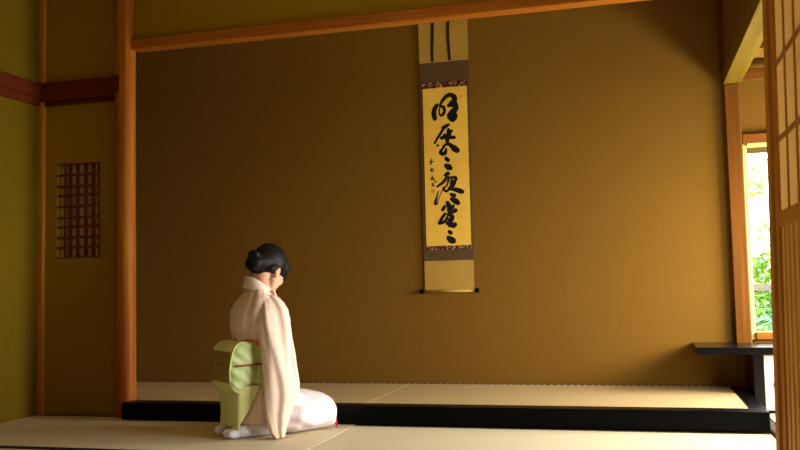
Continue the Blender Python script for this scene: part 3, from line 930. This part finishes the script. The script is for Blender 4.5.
# tabi socks
TABI = noisy('white_tabi_cotton', (0.84, 0.82, 0.88), (0.88, 0.87, 0.92), (40, 40, 40), 0.8, 0.1)
for s in (-1, 1):
    b = MB()
    y0 = s * .095
    b.cone((0.05, y0, .046), (-.09, y0 * .98, .042), .044, .040, 18)
    b.cone((-.09, y0 * .98, .042), (-.19, y0 * .9, .034), .040, .031, 18)
    b.ell((-.215, y0 * .86 - s * .020, .029), (.036, .022, .027)); b.ell((-.200, y0 * .9 + s * .016, .028), (.042, .026, .025))
    b.ell((-.14, y0, .038), (.06, .046, .036))
    o = b.build('tabi_sock', TABI, body, smooth=True)
    evaluated(o, [('REMESH', dict(mode='VOXEL', voxel_size=0.005)), ('SMOOTH', dict(factor=0.5, iterations=4))])

# ------------------------------------------------------------------ the garden
GROUND = noisy('mossy_ground', (0.20, 0.26, 0.08), (0.36, 0.34, 0.2), (1.5, 1.5, 1.5), 0.95, 0.05)
b = MB(); b.box(-6, 30, 6.2, 40, -.6, -.45); b.box(2.7, 30, -10, 6.2, -.6, -.45)
b.build('ground', GROUND, kind='structure')
LEAFS = [noisy('leaf_%d' % i, c1, c2, (3, 3, 3), 0.6, 0.3) for i, (c1, c2) in enumerate((((0.09, 0.21, 0.025), (0.24, 0.38, 0.07)), ((0.05, 0.16, 0.06), (0.14, 0.28, 0.13)), ((0.16, 0.26, 0.05), (0.28, 0.38, 0.09))))]
BARK = mat('bark', (0.12, 0.08, 0.05), 0.9)


def leafy(name, label, cat_, loc, blobs, n, size, m_, stems, group):
    r = empty(name, loc)
    tag(r, label, cat_, group)
    b = MB()
    for k in range(n):
        c, rad = blobs[k % len(blobs)]
        while True:
            p = Vector((random.uniform(-1, 1), random.uniform(-1, 1), random.uniform(-1, 1)))
            if .25 < p.length < 1:
                break
        q = Vector(c) + Vector((p.x * rad[0], p.y * rad[1], p.z * rad[2]))
        u = Vector((random.uniform(-1, 1), random.uniform(-1, 1), random.uniform(-.6, .6))).normalized()
        v = u.orthogonal().normalized()
        v = Matrix.Rotation(random.uniform(0, 6.28), 3, u) @ v
        s = size * random.uniform(.6, 1.3)
        w = u.cross(v)
        vs = [b.bm.verts.new(q + d) for d in (u * s, v * s * .42 + w * s * .08, -u * s * .9, -v * s * .42 + w * s * .08)]
        b.bm.faces.new(vs)
    b.build('foliage', m_, r)
    b = MB()
    for st in stems:
        b.tube(st, [.035, .022, .012][:len(st)], 8)
    b.build('trunk', BARK, r, smooth=True)
    return r


GG = 'shrubs in the garden beyond the window'
leafy('garden_shrub', 'bright green leafy shrub just beyond the garden railing', 'shrub', (1.35, 9.3, -.45), [((0, 0, .55), (.55, .5, .5)), ((.45, .2, .5), (.5, .4, .45)), ((-.5, .1, .45), (.5, .4, .4))], 1500, .055, LEAFS[1], [[(0, 0, 0), (.05, 0, .3), (.1, 0, .7)], [(0, 0, 0), (-.2, 0, .3), (-.4, 0, .6)]], GG)
leafy('garden_shrub', 'yellow green shrub rising above the railing outside the window', 'shrub', (1.75, 11.6, -.45), [((0, 0, .95), (.8, .6, .7)), ((-.6, .2, .75), (.6, .5, .55)), ((.7, 0, .85), (.6, .5, .6)), ((-.3, -.1, 1.1), (.7, .5, .5))], 5200, .06, LEAFS[0], [[(0, 0, 0), (.05, 0, .5), (.1, 0, 1.1)]], GG)
leafy('garden_shrub', 'low dark shrub at the far side of the garden window', 'shrub', (3.2, 10.5, -.45), [((0, 0, .6), (.8, .6, .6))], 1100, .06, LEAFS[1], [[(0, 0, 0), (.05, 0, .4), (.1, 0, .8)]], GG)
leafy('garden_tree', 'pale leafy tree branch washed out against the sky', 'tree', (2.0, 13.0, -.45), [((0, 0, 2.9), (.9, .7, .35)), ((-.7, .2, 2.55), (.5, .5, .25)), ((.4, 0, 1.85), (.9, .6, .45))], 800, .075, LEAFS[2], [[(.5, .5, 0), (.4, .4, 1.6), (.1, 0, 3.0)]], None)
leafy('garden_shrub', 'shrub beside the open veranda', 'shrub', (5.2, 5.4, -.45), [((0, 0, .5), (.7, 1.0, .5))], 900, .07, LEAFS[0], [[(0, 0, 0), (.05, 0, .4), (.1, 0, .8)]], GG)
RAIL = noisy('weathered_rail', (0.12, 0.105, 0.08), (0.17, 0.15, 0.12), (8, 40, 40), 0.85, 0.1)
r = empty('garden_railing', (1.4, 8.0, -.45))
tag(r, 'pale weathered wooden railing crossing the view outside the window', 'railing')
box('rail', -1.6, 2.6, -.03, .03, 1.135, 1.195, RAIL, r, .004)
box('rail', -1.6, 2.6, -.02, .02, .55, .60, RAIL, r, .004)
for x in (-1.5, 0.55, 2.5):
    box('post', x - .035, x + .035, -.035, .035, 0, 1.15, RAIL, r, .004)
